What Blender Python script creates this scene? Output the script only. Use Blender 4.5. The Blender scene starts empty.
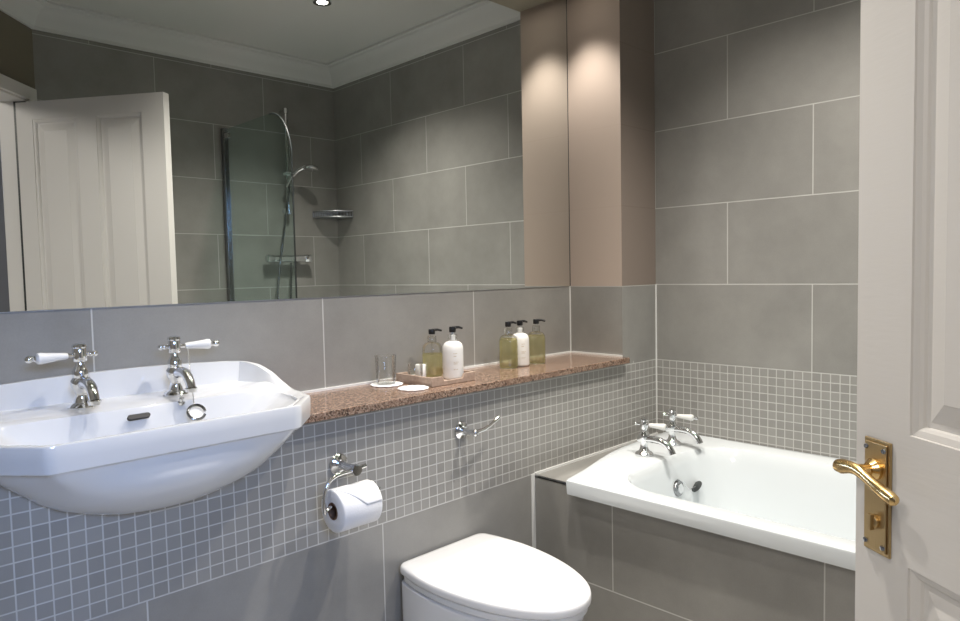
import bpy, bmesh, math, random
from mathutils import Vector, Matrix
random.seed(4)
SC = bpy.context.scene
COL = SC.collection
ZO = 1.12            # floor is z = 0; shapes below are measured from the bottom edge of the mirror
D = 0.247            # depth of the alcove behind the boxed-in ledge
L = 1.776            # room depth
PI = math.pi

# ------------------------------------------------------------------ materials
def new_mat(name):
    m = bpy.data.materials.new(name); m.use_nodes = True
    nt = m.node_tree
    return m, nt, nt.nodes['Principled BSDF']

def simple(name, col, rough=0.5, metal=0.0, spec=0.5, trans=0.0, ior=1.45, coat=0.0, noise=None, bump=None, emis=None, sss=0):
    m, nt, b = new_mat(name)
    b.inputs['Base Color'].default_value = (*col, 1)
    b.inputs['Roughness'].default_value = rough
    b.inputs['Metallic'].default_value = metal
    b.inputs['Specular IOR Level'].default_value = spec
    b.inputs['Transmission Weight'].default_value = trans
    b.inputs['IOR'].default_value = ior
    b.inputs['Coat Weight'].default_value = coat
    if emis:
        b.inputs['Emission Color'].default_value = (*emis[0], 1); b.inputs['Emission Strength'].default_value = emis[1]
    tc = nt.nodes.new('ShaderNodeTexCoord')
    if noise:
        sc, amt = noise
        n = nt.nodes.new('ShaderNodeTexNoise'); n.inputs['Scale'].default_value = sc; n.inputs['Detail'].default_value = 4
        nt.links.new(tc.outputs['Object'], n.inputs['Vector'])
        mx = nt.nodes.new('ShaderNodeMix'); mx.data_type = 'RGBA'
        mx.inputs[6].default_value = (*[c * (1 - amt) for c in col], 1)
        mx.inputs[7].default_value = (*[min(1, c * (1 + amt)) for c in col], 1)
        nt.links.new(n.outputs['Fac'], mx.inputs[0]); nt.links.new(mx.outputs[2], b.inputs['Base Color'])
    if bump:
        sc, st, sx = bump
        mp = nt.nodes.new('ShaderNodeMapping'); mp.inputs['Scale'].default_value = sx
        nt.links.new(tc.outputs['Object'], mp.inputs['Vector'])
        n = nt.nodes.new('ShaderNodeTexNoise'); n.inputs['Scale'].default_value = sc; n.inputs['Detail'].default_value = 3
        nt.links.new(mp.outputs[0], n.inputs['Vector'])
        bp = nt.nodes.new('ShaderNodeBump'); bp.inputs['Strength'].default_value = st; bp.inputs['Distance'].default_value = 0.002
        nt.links.new(n.outputs['Fac'], bp.inputs['Height']); nt.links.new(bp.outputs[0], b.inputs['Normal'])
    return m

class NT:
    """tiny helper to write node maths"""
    def __init__(s, nt): s.nt = nt
    def m(s, op, a, b=None, c=None):
        n = s.nt.nodes.new('ShaderNodeMath'); n.operation = op
        for i, v in enumerate((a, b, c)):
            if v is None: continue
            if isinstance(v, (int, float)): n.inputs[i].default_value = v
            else: s.nt.links.new(v, n.inputs[i])
        return n.outputs[0]
    def mix(s, f, a, b):
        n = s.nt.nodes.new('ShaderNodeMix'); n.data_type = 'RGBA'
        for i, v in ((0, f), (6, a), (7, b)):
            if isinstance(v, (int, float)): n.inputs[i].default_value = v
            elif isinstance(v, tuple): n.inputs[i].default_value = (*v, 1)
            else: s.nt.links.new(v, n.inputs[i])
        return n.outputs[2]

TILE = (0.275, 0.268, 0.25)
def tile_mat(name, axis, u0, mosaic=None, paint_above=None, joints=True, tint=TILE):
    m, nt, bs = new_mat(name); q = NT(nt)
    tc = nt.nodes.new('ShaderNodeTexCoord'); sp = nt.nodes.new('ShaderNodeSeparateXYZ')
    nt.links.new(tc.outputs['Object'], sp.inputs[0])
    u = sp.outputs['XYZ'.index(axis)]; v = q.m('SUBTRACT', sp.outputs[2], ZO)
    row = q.m('FLOOR', q.m('DIVIDE', v, 0.3))
    sh = q.m('MULTIPLY', q.m('FLOORED_MODULO', row, 2.0), 0.3)
    us = q.m('DIVIDE', q.m('ADD', q.m('SUBTRACT', u, u0), sh), 0.6)
    fu = q.m('MULTIPLY', q.m('FRACT', us), 0.6); fv = q.m('MULTIPLY', q.m('FRACT', q.m('DIVIDE', v, 0.3)), 0.3)
    du = q.m('MINIMUM', fu, q.m('SUBTRACT', 0.6, fu)); dv = q.m('MINIMUM', fv, q.m('SUBTRACT', 0.3, fv))
    d = q.m('MINIMUM', du, dv) if joints else dv
    big = q.m('SMOOTH_MIN', 1.0, q.m('MAXIMUM', q.m('DIVIDE', q.m('SUBTRACT', 0.0021, d), 0.0008), 0.0), 0.01)
    cell = nt.nodes.new('ShaderNodeCombineXYZ')
    nt.links.new(q.m('FLOOR', us), cell.inputs[0]); nt.links.new(row, cell.inputs[1])
    wn = nt.nodes.new('ShaderNodeTexWhiteNoise'); nt.links.new(cell.outputs[0], wn.inputs['Vector'])
    n1 = nt.nodes.new('ShaderNodeTexNoise'); n1.inputs['Scale'].default_value = 5; n1.inputs['Detail'].default_value = 6; n1.inputs['Roughness'].default_value = .6
    nt.links.new(tc.outputs['Object'], n1.inputs['Vector'])
    n2 = nt.nodes.new('ShaderNodeTexNoise'); n2.inputs['Scale'].default_value = 260; n2.inputs['Detail'].default_value = 2
    nt.links.new(tc.outputs['Object'], n2.inputs['Vector'])
    f = q.m('ADD', q.m('MULTIPLY', n1.outputs['Fac'], 0.75), q.m('ADD', q.m('MULTIPLY', n2.outputs['Fac'], 0.15), q.m('MULTIPLY', wn.outputs['Value'], 0.12)))
    base = q.mix(f, tuple(c * .62 for c in tint), tuple(c * 1.42 for c in tint))
    grout = (0.56, 0.555, 0.53)
    if mosaic:
        z0, z1, uo = mosaic
        um = q.m('DIVIDE', q.m('SUBTRACT', u, uo), 0.03); vm = q.m('DIVIDE', v, 0.03)
        a = q.m('FRACT', um); a = q.m('MINIMUM', a, q.m('SUBTRACT', 1.0, a))
        b_ = q.m('FRACT', vm); b_ = q.m('MINIMUM', b_, q.m('SUBTRACT', 1.0, b_))
        md = q.m('MULTIPLY', q.m('MINIMUM', a, b_), 0.03)
        mg = q.m('MINIMUM', 1.0, q.m('MAXIMUM', q.m('DIVIDE', q.m('SUBTRACT', 0.0018, md), 0.0008), 0.0))
        c2 = nt.nodes.new('ShaderNodeCombineXYZ'); nt.links.new(q.m('FLOOR', um), c2.inputs[0]); nt.links.new(q.m('FLOOR', vm), c2.inputs[1])
        w2 = nt.nodes.new('ShaderNodeTexWhiteNoise'); nt.links.new(c2.outputs[0], w2.inputs['Vector'])
        mb = q.mix(q.m('ADD', q.m('MULTIPLY', w2.outputs['Value'], 0.4), q.m('MULTIPLY', n1.outputs['Fac'], 0.5)), tuple(c * .92 for c in tint), tuple(c * 1.28 for c in tint))
        inm = q.m('MULTIPLY', q.m('GREATER_THAN', v, z0), q.m('LESS_THAN', v, z1))
        base = q.mix(inm, base, mb)
        big = q.m('MAXIMUM', q.m('MULTIPLY', big, q.m('MAXIMUM', q.m('SUBTRACT', 1.0, inm), 0.0)), q.m('MULTIPLY', mg, inm))
    col = q.mix(q.m('MULTIPLY', big, 0.9), base, grout)
    rough = q.m('ADD', 0.42, q.m('MULTIPLY', big, 0.4))
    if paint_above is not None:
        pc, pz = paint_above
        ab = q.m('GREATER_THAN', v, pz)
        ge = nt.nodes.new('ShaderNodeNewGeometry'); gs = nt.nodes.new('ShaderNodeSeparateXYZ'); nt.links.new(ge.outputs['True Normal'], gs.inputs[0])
        two = q.mix(q.m('LESS_THAN', gs.outputs[1], -.5), pc, (.235, .19, .16))   # alcove side takes the paler colour, the face towards the room a darker taupe
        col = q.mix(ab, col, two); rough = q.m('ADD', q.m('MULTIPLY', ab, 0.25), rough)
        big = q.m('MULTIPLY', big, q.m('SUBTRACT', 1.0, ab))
    nt.links.new(col, bs.inputs['Base Color']); nt.links.new(rough, bs.inputs['Roughness'])
    bp = nt.nodes.new('ShaderNodeBump'); bp.inputs['Strength'].default_value = .35; bp.inputs['Distance'].default_value = .0012; bp.invert = True
    nt.links.new(big, bp.inputs['Height']); nt.links.new(bp.outputs[0], bs.inputs['Normal'])
    return m

M = {}
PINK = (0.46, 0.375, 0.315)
M['tile_right'] = tile_mat('tile_right', 'Y', -0.3, mosaic=(-0.6, -0.3, 0.0))
M['tile_back'] = tile_mat('tile_back', 'X', -0.473)
M['tile_ledge'] = tile_mat('tile_ledge', 'X', -1.064, mosaic=(-0.6, -0.3, 0.0))
M['tile_panel'] = tile_mat('tile_panel', 'Y', -0.005)
M['tile_front'] = tile_mat('tile_front', 'X', -0.174)
M['tile_plain'] = tile_mat('tile_plain', 'X', -0.1, joints=False)
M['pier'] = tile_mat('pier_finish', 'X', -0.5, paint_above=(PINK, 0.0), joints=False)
M['floor'] = tile_mat('floor_tile', 'X', -0.3, joints=True, tint=(.46,.45,.43))
M['paint'] = simple('beige_paint', (0.40, 0.365, 0.29), .65, noise=(3, .04))
M['olive'] = simple('olive_paint', (0.20, 0.175, 0.13), .65, noise=(3, .04))
M['white_paint'] = simple('ceiling_paint', (0.70, 0.70, 0.67), .7, noise=(2, .02))
M['cornice'] = simple('cornice_paint', (0.74, 0.74, 0.72), .6)
M['hall_paint'] = simple('hall_paint', (0.36, 0.37, 0.40), .7)
M['door'] = simple('door_paint', (0.70, 0.68, 0.65), .42, bump=(25, .10, (1, 1, 7)))
M['ceramic'] = simple('white_ceramic', (0.84, 0.84, 0.845), .08, coat=.5)
M['acrylic'] = simple('white_acrylic', (0.73, 0.77, 0.79), .14, coat=.3)
M['basin_ceramic'] = simple('basin_ceramic', (0.72, 0.725, 0.73), .08, coat=.4)
M['lid'] = simple('white_lid', (0.86, 0.86, 0.86), .22)
M['chrome'] = simple('chrome', (0.78, 0.79, 0.80), .07, metal=1)
M['dark_chrome'] = simple('dark_chrome', (0.30, 0.31, 0.32), .15, metal=1)
M['brass'] = simple('brass', (0.72, 0.50, 0.22), .22, metal=1)
M['brass_plate'] = simple('brushed_brass', (0.56, 0.41, 0.21), .36, metal=1, bump=(220, .15, (1, 1, .1)))
M['dark'] = simple('dark_slot', (0.012, 0.012, 0.014), .5)
M['black'] = simple('black_plastic', (0.012, 0.012, 0.013), .3)
M['paper'] = simple('tissue_paper', (0.86, 0.86, 0.87), .9, bump=(300, .2, (1, 1, 1)))
M['card'] = simple('cardboard', (0.20, 0.12, 0.08), .9)
M['porcelain'] = simple('porcelain_lever', (0.86, 0.85, 0.82), .12, coat=.5)
M['lotion'] = simple('lotion_bottle', (0.80, 0.79, 0.76), .2)
M['print'] = simple('tan_print', (0.52, 0.42, 0.28), .5)
M['coaster'] = simple('coaster_paper', (0.85, 0.85, 0.84), .85)
M['sealant'] = simple('white_sealant', (0.78, 0.78, 0.76), .4)
M['seal'] = simple('rubber_seal', (0.03, 0.035, 0.035), .4)
M['tray'] = simple('tray_wood', (0.40, 0.30, 0.235), .6, noise=(90, .35), bump=(60, .3, (1, 1, 9)))
M['lens'] = simple('lamp_lens', (1, 1, 1), .3, emis=((1, .93, .8), 25))
M['hall_floor'] = simple('hall_carpet', (0.28, 0.25, 0.22), .95, noise=(200, .2))

def glassy(name, tint, gl=0.12, rough=0.02, fr=.2):
    m, nt, b = new_mat(name); nt.nodes.remove(b)
    out = nt.nodes['Material Output']
    t = nt.nodes.new('ShaderNodeBsdfTransparent'); t.inputs[0].default_value = (*tint, 1)
    g = nt.nodes.new('ShaderNodeBsdfGlossy'); g.inputs['Roughness'].default_value = rough
    lw = nt.nodes.new('ShaderNodeLayerWeight'); lw.inputs['Blend'].default_value = .25
    q = NT(nt); f = q.m('ADD', q.m('MULTIPLY', lw.outputs['Fresnel'], fr), gl * .3)
    mx = nt.nodes.new('ShaderNodeMixShader'); nt.links.new(f, mx.inputs[0])
    nt.links.new(t.outputs[0], mx.inputs[1]); nt.links.new(g.outputs[0], mx.inputs[2])
    nt.links.new(mx.outputs[0], out.inputs[0])
    return m
M['glass'] = glassy('clear_glass', (.975, .98, .975), .10, fr=.6)
M['screen_glass'] = glassy('screen_glass', (.90, .975, .96), .02)

def liquid(name, tint):
    m, nt, b = new_mat(name); nt.nodes.remove(b)
    out = nt.nodes['Material Output']
    t = nt.nodes.new('ShaderNodeBsdfTransparent'); t.inputs[0].default_value = (*tint, 1)
    tr = nt.nodes.new('ShaderNodeBsdfTranslucent'); tr.inputs[0].default_value = (min(1, tint[0] * 1.0), tint[1] * .97, tint[2] * .8, 1)
    g = nt.nodes.new('ShaderNodeBsdfGlossy'); g.inputs['Roughness'].default_value = .03
    m1 = nt.nodes.new('ShaderNodeMixShader'); m1.inputs[0].default_value = .34
    m2 = nt.nodes.new('ShaderNodeMixShader'); m2.inputs[0].default_value = .08
    nt.links.new(t.outputs[0], m1.inputs[1]); nt.links.new(tr.outputs[0], m1.inputs[2])
    nt.links.new(m1.outputs[0], m2.inputs[1]); nt.links.new(g.outputs[0], m2.inputs[2]); nt.links.new(m2.outputs[0], out.inputs[0])
    return m
M['gel'] = liquid('pale_gold_gel', (.995, .985, .80))

def mirror_mat():
    m, nt, b = new_mat('mirror_silver')
    b.inputs['Base Color'].default_value = (.88, .905, .89, 1); b.inputs['Metallic'].default_value = 1; b.inputs['Roughness'].default_value = 0.0
    return m
M['mirror'] = mirror_mat()

def granite():
    m, nt, b = new_mat('brown_granite'); q = NT(nt)
    tc = nt.nodes.new('ShaderNodeTexCoord')
    v = nt.nodes.new('ShaderNodeTexVoronoi'); v.inputs['Scale'].default_value = 260; v.inputs['Randomness'].default_value = 1
    nt.links.new(tc.outputs['Object'], v.inputs['Vector'])
    r = nt.nodes.new('ShaderNodeValToRGB'); sp = nt.nodes.new('ShaderNodeSeparateColor')
    nt.links.new(v.outputs['Color'], sp.inputs[0]); nt.links.new(sp.outputs[0], r.inputs[0])
    r.color_ramp.interpolation = 'CONSTANT'
    for i, (p, c) in enumerate([(0, (.015, .012, .010)), (.14, (.15, .09, .06)), (.34, (.26, .17, .125)), (.64, (.36, .26, .195)), (.93, (.06, .045, .035))]):
        e = r.color_ramp.elements[i] if i < 2 else r.color_ramp.elements.new(p)
        e.position = p; e.color = (*c, 1)
    n = nt.nodes.new('ShaderNodeTexNoise'); n.inputs['Scale'].default_value = 25; nt.links.new(tc.outputs['Object'], n.inputs['Vector'])
    c = q.mix(q.m('MULTIPLY', n.outputs['Fac'], .5), r.outputs[0], (.22, .13, .09))
    nt.links.new(c, b.inputs['Base Color']); b.inputs['Roughness'].default_value = .16
    return m
M['granite'] = granite()

# ------------------------------------------------------------------ mesh helpers
class MB:
    def __init__(s): s.bm = bmesh.new()
    def face(s, vs):
        try: return s.bm.faces.new(vs)
        except ValueError: return None
    def box(s, a, b):
        x0, y0, z0 = a; x1, y1, z1 = b
        v = [s.bm.verts.new(p) for p in ((x0,y0,z0),(x1,y0,z0),(x1,y1,z0),(x0,y1,z0),(x0,y0,z1),(x1,y0,z1),(x1,y1,z1),(x0,y1,z1))]
        for f in ((0,3,2,1),(4,5,6,7),(0,1,5,4),(1,2,6,5),(2,3,7,6),(3,0,4,7)): s.face([v[i] for i in f])
        return s
    def loft(s, rings, cap0=True, cap1=True, closed=True):
        R = [[s.bm.verts.new(p) for p in r] for r in rings]
        n = len(R[0])
        for a, b in zip(R, R[1:]):
            for i in range(n if closed else n - 1):
                j = (i + 1) % n; s.face([a[i], a[j], b[j], b[i]])
        if cap0: s.face(list(reversed(R[0])))
        if cap1: s.face(R[-1])
        return s
    def tube(s, pts, rad, n=14, caps=True):
        pts = [Vector(p) for p in pts]
        if isinstance(rad, (int, float)): rad = [rad] * len(pts)
        rings = []; prev = None
        for i, p in enumerate(pts):
            t = (pts[min(i+1, len(pts)-1)] - pts[max(i-1, 0)]).normalized()
            if prev is None:
                a = Vector((0,0,1)) if abs(t.z) < .9 else Vector((1,0,0))
                nx = t.cross(a).normalized()
            else:
                nx = (prev - t * prev.dot(t)).normalized()
            prev = nx; ny = t.cross(nx)
            rings.append([p + (nx*math.cos(2*PI*k/n) + ny*math.sin(2*PI*k/n)) * rad[i] for k in range(n)])
        return s.loft(rings, caps, caps)
    def lathe(s, prof, c=(0,0,0), axis=(0,0,1), n=28, caps=True):
        """prof: list of (radius, height along axis)"""
        q = Vector((0,0,1)).rotation_difference(Vector(axis).normalized()); c = Vector(c)
        rings = [[c + q @ Vector((r*math.cos(2*PI*k/n), r*math.sin(2*PI*k/n), h)) for k in range(n)] for r, h in prof]
        return s.loft(rings, caps, caps)
    def prism(s, poly, ax, a, b):
        """poly of 2D points extruded along axis ax from a to b"""
        def P(p, t):
            return {'X': (t, p[0], p[1]), 'Y': (p[0], t, p[1]), 'Z': (p[0], p[1], t)}[ax]
        return s.loft([[P(p, a) for p in poly], [P(p, b) for p in poly]])
    def ball(s, c, r, n=14, sc=(1,1,1)):
        prof = []
        rings = []
        for i in range(1, n):
            th = PI * i / n
            rings.append([(c[0]+sc[0]*r*math.sin(th)*math.cos(2*PI*k/n), c[1]+sc[1]*r*math.sin(th)*math.sin(2*PI*k/n), c[2]-sc[2]*r*math.cos(th)) for k in range(n)])
        return s.loft(rings)

def bez(p0, p1, p2, p3, n=10):
    out = []
    for i in range(n + 1):
        t = i / n; u = 1 - t
        out.append(tuple(u**3*a + 3*u*u*t*b + 3*u*t*t*c + t**3*d for a, b, c, d in zip(p0, p1, p2, p3)))
    return out

ROOT = {}
def build(name, mb, mat, parent=None, smooth=40, bevel=0, label=None, segs=2):
    bm = mb.bm
    off = Vector((0, 0, ZO))
    if parent is not None: off = off - Vector(ROOT[parent])
    bmesh.ops.translate(bm, verts=bm.verts, vec=off)
    bmesh.ops.remove_doubles(bm, verts=bm.verts, dist=1e-6)
    bmesh.ops.recalc_face_normals(bm, faces=bm.faces)
    me = bpy.data.meshes.new(name); bm.to_mesh(me); bm.free()
    o = bpy.data.objects.new(name, me); COL.objects.link(o)
    me.materials.append(M[mat] if isinstance(mat, str) else mat)
    if smooth:
        for p in me.polygons: p.use_smooth = True
        me.set_sharp_from_angle(angle=math.radians(smooth))
    if bevel:
        md = o.modifiers.new('bevel', 'BEVEL'); md.width = bevel; md.segments = segs; md.limit_method = 'ANGLE'; md.angle_limit = math.radians(35)
        md.harden_normals = True
    if parent is not None:
        o.parent = parent; ROOT[o] = ROOT[parent]
    if label: o['label'] = label
    return o

def thing(name, loc, label, cat, group=None, kind=None):
    """loc given in mirror-edge heights"""
    o = bpy.data.objects.new(name, None); COL.objects.link(o); o.empty_display_size = .05
    w = (loc[0], loc[1], loc[2] + ZO); o.location = w; ROOT[o] = w
    tag(o, label, cat, group, kind)
    return o
def tag(o, label=None, cat=None, group=None, kind=None):
    if label: o['label'] = label
    if cat: o['category'] = cat
    if group: o['group'] = group
    if kind: o['kind'] = kind
    return o
def struct(name, mb, mat, label, cat='wall', **k):
    k.setdefault('smooth', 0)
    return tag(build(name, mb, mat, **k), label, cat, kind='structure')
def copy_tree(o, parent=None):
    c = o.copy(); COL.objects.link(c)
    if parent: c.parent = parent
    for ch in [x for x in bpy.data.objects if x.parent == o]:
        copy_tree(ch, c)
    return c

# ------------------------------------------------------------------ room shell
CEIL = 1.33; XL = -2.42; FL = -ZO
# diagonal doorway wall: from A along U
A0 = Vector((-1.61, -L)); U = Vector((-0.66, 0.75)).normalized(); NI = Vector((0.75, 0.66)).normalized()   # NI points into the room
S1 = (XL - A0.x) / U.x
def dg(s, n, z): p = A0 + U * s + NI * n; return (p.x, p.y, z)

struct('floor', MB().prism([(0.1,.3),(-4.6,.3),(-4.6,-L-1.5),(.1,-L-1.5)], 'Z', FL-.1, FL), 'floor', 'grey tiled bathroom floor', 'floor')
struct('ceiling', MB().prism([(0.1,.35),(-4.6,.35),(-4.6,-L-1.5),(.1,-L-1.5)], 'Z', CEIL, CEIL+.1), 'white_paint', 'plain white painted ceiling', 'ceiling')
struct('wall_right', MB().box((0,-L-.1,FL), (.1,D+.1,CEIL)), 'tile_right', 'grey tiled wall with mosaic band beside the bath')
struct('wall_back', MB().box((XL-.1,D,FL), (0,D+.1,CEIL)), 'tile_back', 'grey tiled back wall of the alcove under the mirror')
struct('wall_front', MB().box((-1.66,-L-.1,FL), (0,-L,CEIL)), 'tile_front', 'grey tiled wall behind the shower seen in the mirror')
struct('wall_left', MB().box((XL-.1,-.80,FL), (XL,D,CEIL)), 'tile_right', 'grey tiled wall at the far left by the basin')
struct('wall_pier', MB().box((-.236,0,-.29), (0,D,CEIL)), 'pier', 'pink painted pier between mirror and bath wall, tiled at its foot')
struct('wall_soffit', MB().box((XL,0,1.14), (-.236,D,CEIL)), 'paint', 'beige boxed soffit above the mirror')

# ---- basin outline functions are needed for the cut in the ledge
CX = -1.923
def sym(pts):
    """right half outline (x rel, y) going from front centre to back centre -> closed loop"""
    r = [(x, y) for x, y in pts]
    return r + [(-x, y) for x, y in reversed(r) if x > 1e-6]
RIM = sym([(0,-.155),(.235,-.155),(.243,-.150),(.316,-.066),(.321,-.058),(.330,-.02),(.336,.0),(.341,.05),(.343,.09),(.339,.15),(.326,.2),(.300,.243),(.15,.2435),(0,.244)])
def ray_poly(poly, c, th):
    dx, dy = math.cos(th), math.sin(th); best = None
    n = len(poly)
    for i in range(n):
        x1, y1 = poly[i][0]-c[0], poly[i][1]-c[1]; x2, y2 = poly[(i+1)%n][0]-c[0], poly[(i+1)%n][1]-c[1]
        den = dx*(y2-y1) - dy*(x2-x1)
        if abs(den) < 1e-12: continue
        t = (x1*(y2-y1) - y1*(x2-x1)) / den; s_ = (x1*dy - y1*dx) / den
        if t > 0 and -1e-9 <= s_ <= 1+1e-9 and (best is None or t > best): best = t
    return best
BC = (0.0, 0.04); NB = 192
def ell(rx, ry, cy, p=2.0):
    out = []
    for k in range(96):
        t = 2*PI*k/96; c, s = math.cos(t), math.sin(t)
        out.append((rx*math.copysign(abs(c)**(2/p), c), cy + ry*math.copysign(abs(s)**(2/p), s)))
    return out
def blend(pa, pb, f):
    return ('blend', pa, pb, f)
def radius(poly, th):
    if poly[0] == 'blend': return radius(poly[1], th)*(1-poly[3]) + radius(poly[2], th)*poly[3]
    if poly[0] == 'off': return max(.001, radius(poly[1], th) - poly[2])
    return ray_poly(poly, BC, th)
def ss(a, b, x):
    t = max(0, min(1, (x-a)/(b-a))); return t*t*(3-2*t)
def rimz(x, y):
    k = ss(.04, .235, y)
    return -.215 + k*(.058 + .014*(1 - min(1, abs(x)/.32)**2))
def ring(poly, zf):
    out = []
    for k in range(NB):
        th = 2*PI*k/NB + .0001; r = radius(poly, th)
        x = BC[0] + r*math.cos(th); y = BC[1] + r*math.sin(th)
        z = zf(x, y) if callable(zf) else zf
        out.append((CX + x, min(y, D-.001), z))
    return out
AP = -.268      # underside of the basin apron
BOWL = [(('off', RIM, .014), -.2685), (('blend', ('off', RIM, .016), ell(.274,.174,.02,2.4), .12), -.276), (('blend', ('off', RIM, .018), ell(.274,.174,.02,2.4), .3), -.286), (('blend', ('off', RIM, .022), ell(.272,.172,.02,2.4), .55), -.297), (('blend', ('off', RIM, .028), ell(.268,.170,.02,2.4), .82), -.310), (ell(.253,.162,.022,2.35), -.328), (ell(.233,.148,.023,2.3), -.347), (ell(.205,.13,.025,2.2), -.367), (ell(.145,.092,.03), -.395), (ell(.08,.05,.035), -.411), (ell(.03,.02,.04), -.415)]
# cut-out of the ledge front = bowl section at y = 0
cut = []
def half(poly):
    best = 0
    for k in range(600):
        t = -.5 + k/600; r_ = radius(poly, t); y_ = BC[1] + r_*math.sin(t)
        if abs(y_) < .003: best = max(best, r_*math.cos(t))
    return best
for poly, z in BOWL:
    w_ = half(poly)
    if w_ > 0: cut.append((w_-.004, z))
cut = [(cut[0][0], -.29)] + [c for c in cut if c[1] < -.292]
zb = cut[-1][1]
lower = [(XL, FL), (0, FL), (0, -.29)] + [(CX + w, z) for w, z in cut] + [(CX - w, z) for w, z in reversed(cut)] + [(XL, -.29)]
struct('wall_ledge', MB().prism(lower, 'Y', 0, .014), 'tile_ledge', 'boxed-in ledge wall with small mosaic tiles above large grey tiles')

# trims: cornice, sealant and edge strips
def cornice(p0, p1, inward, n0=0, n1=0):
    p0 = Vector(p0); p1 = Vector(p1); inward = Vector(inward); d = (p1-p0).normalized()
    prof = [(0,0),(.012,0),(.014,.014),(.022,.022),(.034,.050),(.058,.078),(.085,.088),(.090,.098),(.104,.100),(.104,.111),(0,.111)]
    mb = MB()
    mb.loft([[(*(p0 + d*(n0*o) + inward*o), CEIL-.111+h) for o, h in prof], [(*(p1 - d*(n1*o) + inward*o), CEIL-.111+h) for o, h in prof]])
    return mb
k = 1.0
struct('trim_1', cornice((0,-L),(0,0),(-1,0),k,0), 'cornice', 'white moulded cornice over the bath wall', 'cornice', smooth=30)
struct('trim_2', cornice((-1.61,-L),(0,-L),(0,1),.4,k), 'cornice', 'white moulded cornice over the shower wall', 'cornice', smooth=30)
struct('trim_3', cornice(A0+U*S1, A0, NI, 0, .4), 'cornice', 'white moulded cornice over the doorway wall', 'cornice', smooth=30)
def strip(n, a, b, mat='sealant', label='', cat='sealant'):
    struct('trim_%d' % n, MB().box(a, b), mat, label, cat)
strip(4, (-1.6,D-.006,-.268), (-.236,D,-.261), label='white sealant line along the back of the granite shelf')
strip(5, (-.242,0,-.268), (-.236,D,-.261), label='white sealant line at the foot of the pier')
strip(6, (-.2385,D-.0035,-.261), (-.235,D,0), label='pale corner joint between the back tiles and pier tiles')
strip(7, (-.004,-.004,-.58), (0,0,.0), label='white sealant up the corner beside the bath taps')
strip(8, (-.767,-.003,-1.12), (-.7505,0,-.6), label='white trim where the bath panel meets the ledge wall')
strip(9, (-.75,-.006,-.605), (0,0,-.597), label='white sealant at the back of the bath end shelf')

# diagonal doorway wall
def dgbox(s0, s1, n0, n1, z0, z1):
    mb = MB(); mb.loft([[dg(s0,n0,z), dg(s1,n0,z), dg(s1,n1,z), dg(s0,n1,z)] for z in (z0, z1)]); return mb
ST, EN, HD = .076, 1.215, .885
wd = dgbox(-.02, ST, -.11, 0, FL, CEIL)
wd2 = dgbox(ST, EN, -.11, 0, HD, CEIL); wd3 = dgbox(EN, S1+.08, -.11, 0, FL, CEIL)
def join(a, b):
    me = bpy.data.meshes.new('t'); b.bm.to_mesh(me); a.bm.from_mesh(me); bpy.data.meshes.remove(me); b.bm.free()
join(wd, wd2); wd3.bm.free()
struct('wall_doorway', wd, 'olive', 'olive painted angled wall around the doorway')
fr = dgbox(ST-.0, ST+.008, -.12, .002, FL, HD)
for a in (dgbox(ST, EN, -.12, .005, HD-.014, HD),
          dgbox(ST-.055, ST+.004, 0, .018, FL, HD+.055), dgbox(ST-.055, EN, 0, .019, HD-.004, HD+.055)):
    join(fr, a)
struct('trim_10', fr, 'door', 'white painted architrave round the doorway', 'door frame', bevel=.003)
struct('trim_12', dgbox(ST+.008, ST+.0125, -.05, .003, FL, HD-.014), 'seal', 'dark strip standing in for the shaded gap down the hinge side of the doorway', 'seal')  # strip coloured dark to draw the shade in the hinge gap
# hallway behind the camera
struct('wall_hall', MB().box((-4.6,-L-1.5,FL), (-4.5,.3,CEIL)), 'hall_paint', 'pale hallway wall beyond the doorway')
hw = MB(); hw.box((-4.5,-L-1.5,FL), (0,-L-1.4,CEIL)); hw.box((-4.5,.2,FL), (XL-.1,.3,CEIL))
struct('wall_corridor', hw, 'hall_paint', 'pale corridor side wall beyond the doorway')

# ------------------------------------------------------------------ mirror
mr = thing('wall_mirror', (-1.3, D, 0), 'large frameless mirror filling the alcove above the basin and shelf', 'mirror')
build('mirror_glass', MB().box((XL+.004,D-.003,.0005), (-.2385,D-.0005,1.139)), 'mirror', mr, smooth=0)
build('edge_seal', MB().box((-.2385,D-.004,.0005), (-.236,D-.0005,1.139)), 'seal', mr, smooth=0)

# ------------------------------------------------------------------ granite shelf
def shelf(x0, x1, name, label):
    return tag(build(name, MB().prism([(x0,-.030),(x1,-.030),(x1,0.0) if x1 < -.3 else (x1,-.0),(x1 if x1 < -.3 else -.2365,0.0),(x1 if x1 < -.3 else -.2365,D-.0005),(x0,D-.0005)], 'Z', -.2885, -.2675), 'granite', smooth=0, bevel=.003), label, 'shelf')
shelf(CX+.314, -.232, 'granite_shelf', 'long polished brown granite shelf below the mirror, right of the basin')
shelf(XL+.001, CX-.314, 'granite_shelf', 'short end of brown granite shelf at the far left of the basin')

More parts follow.
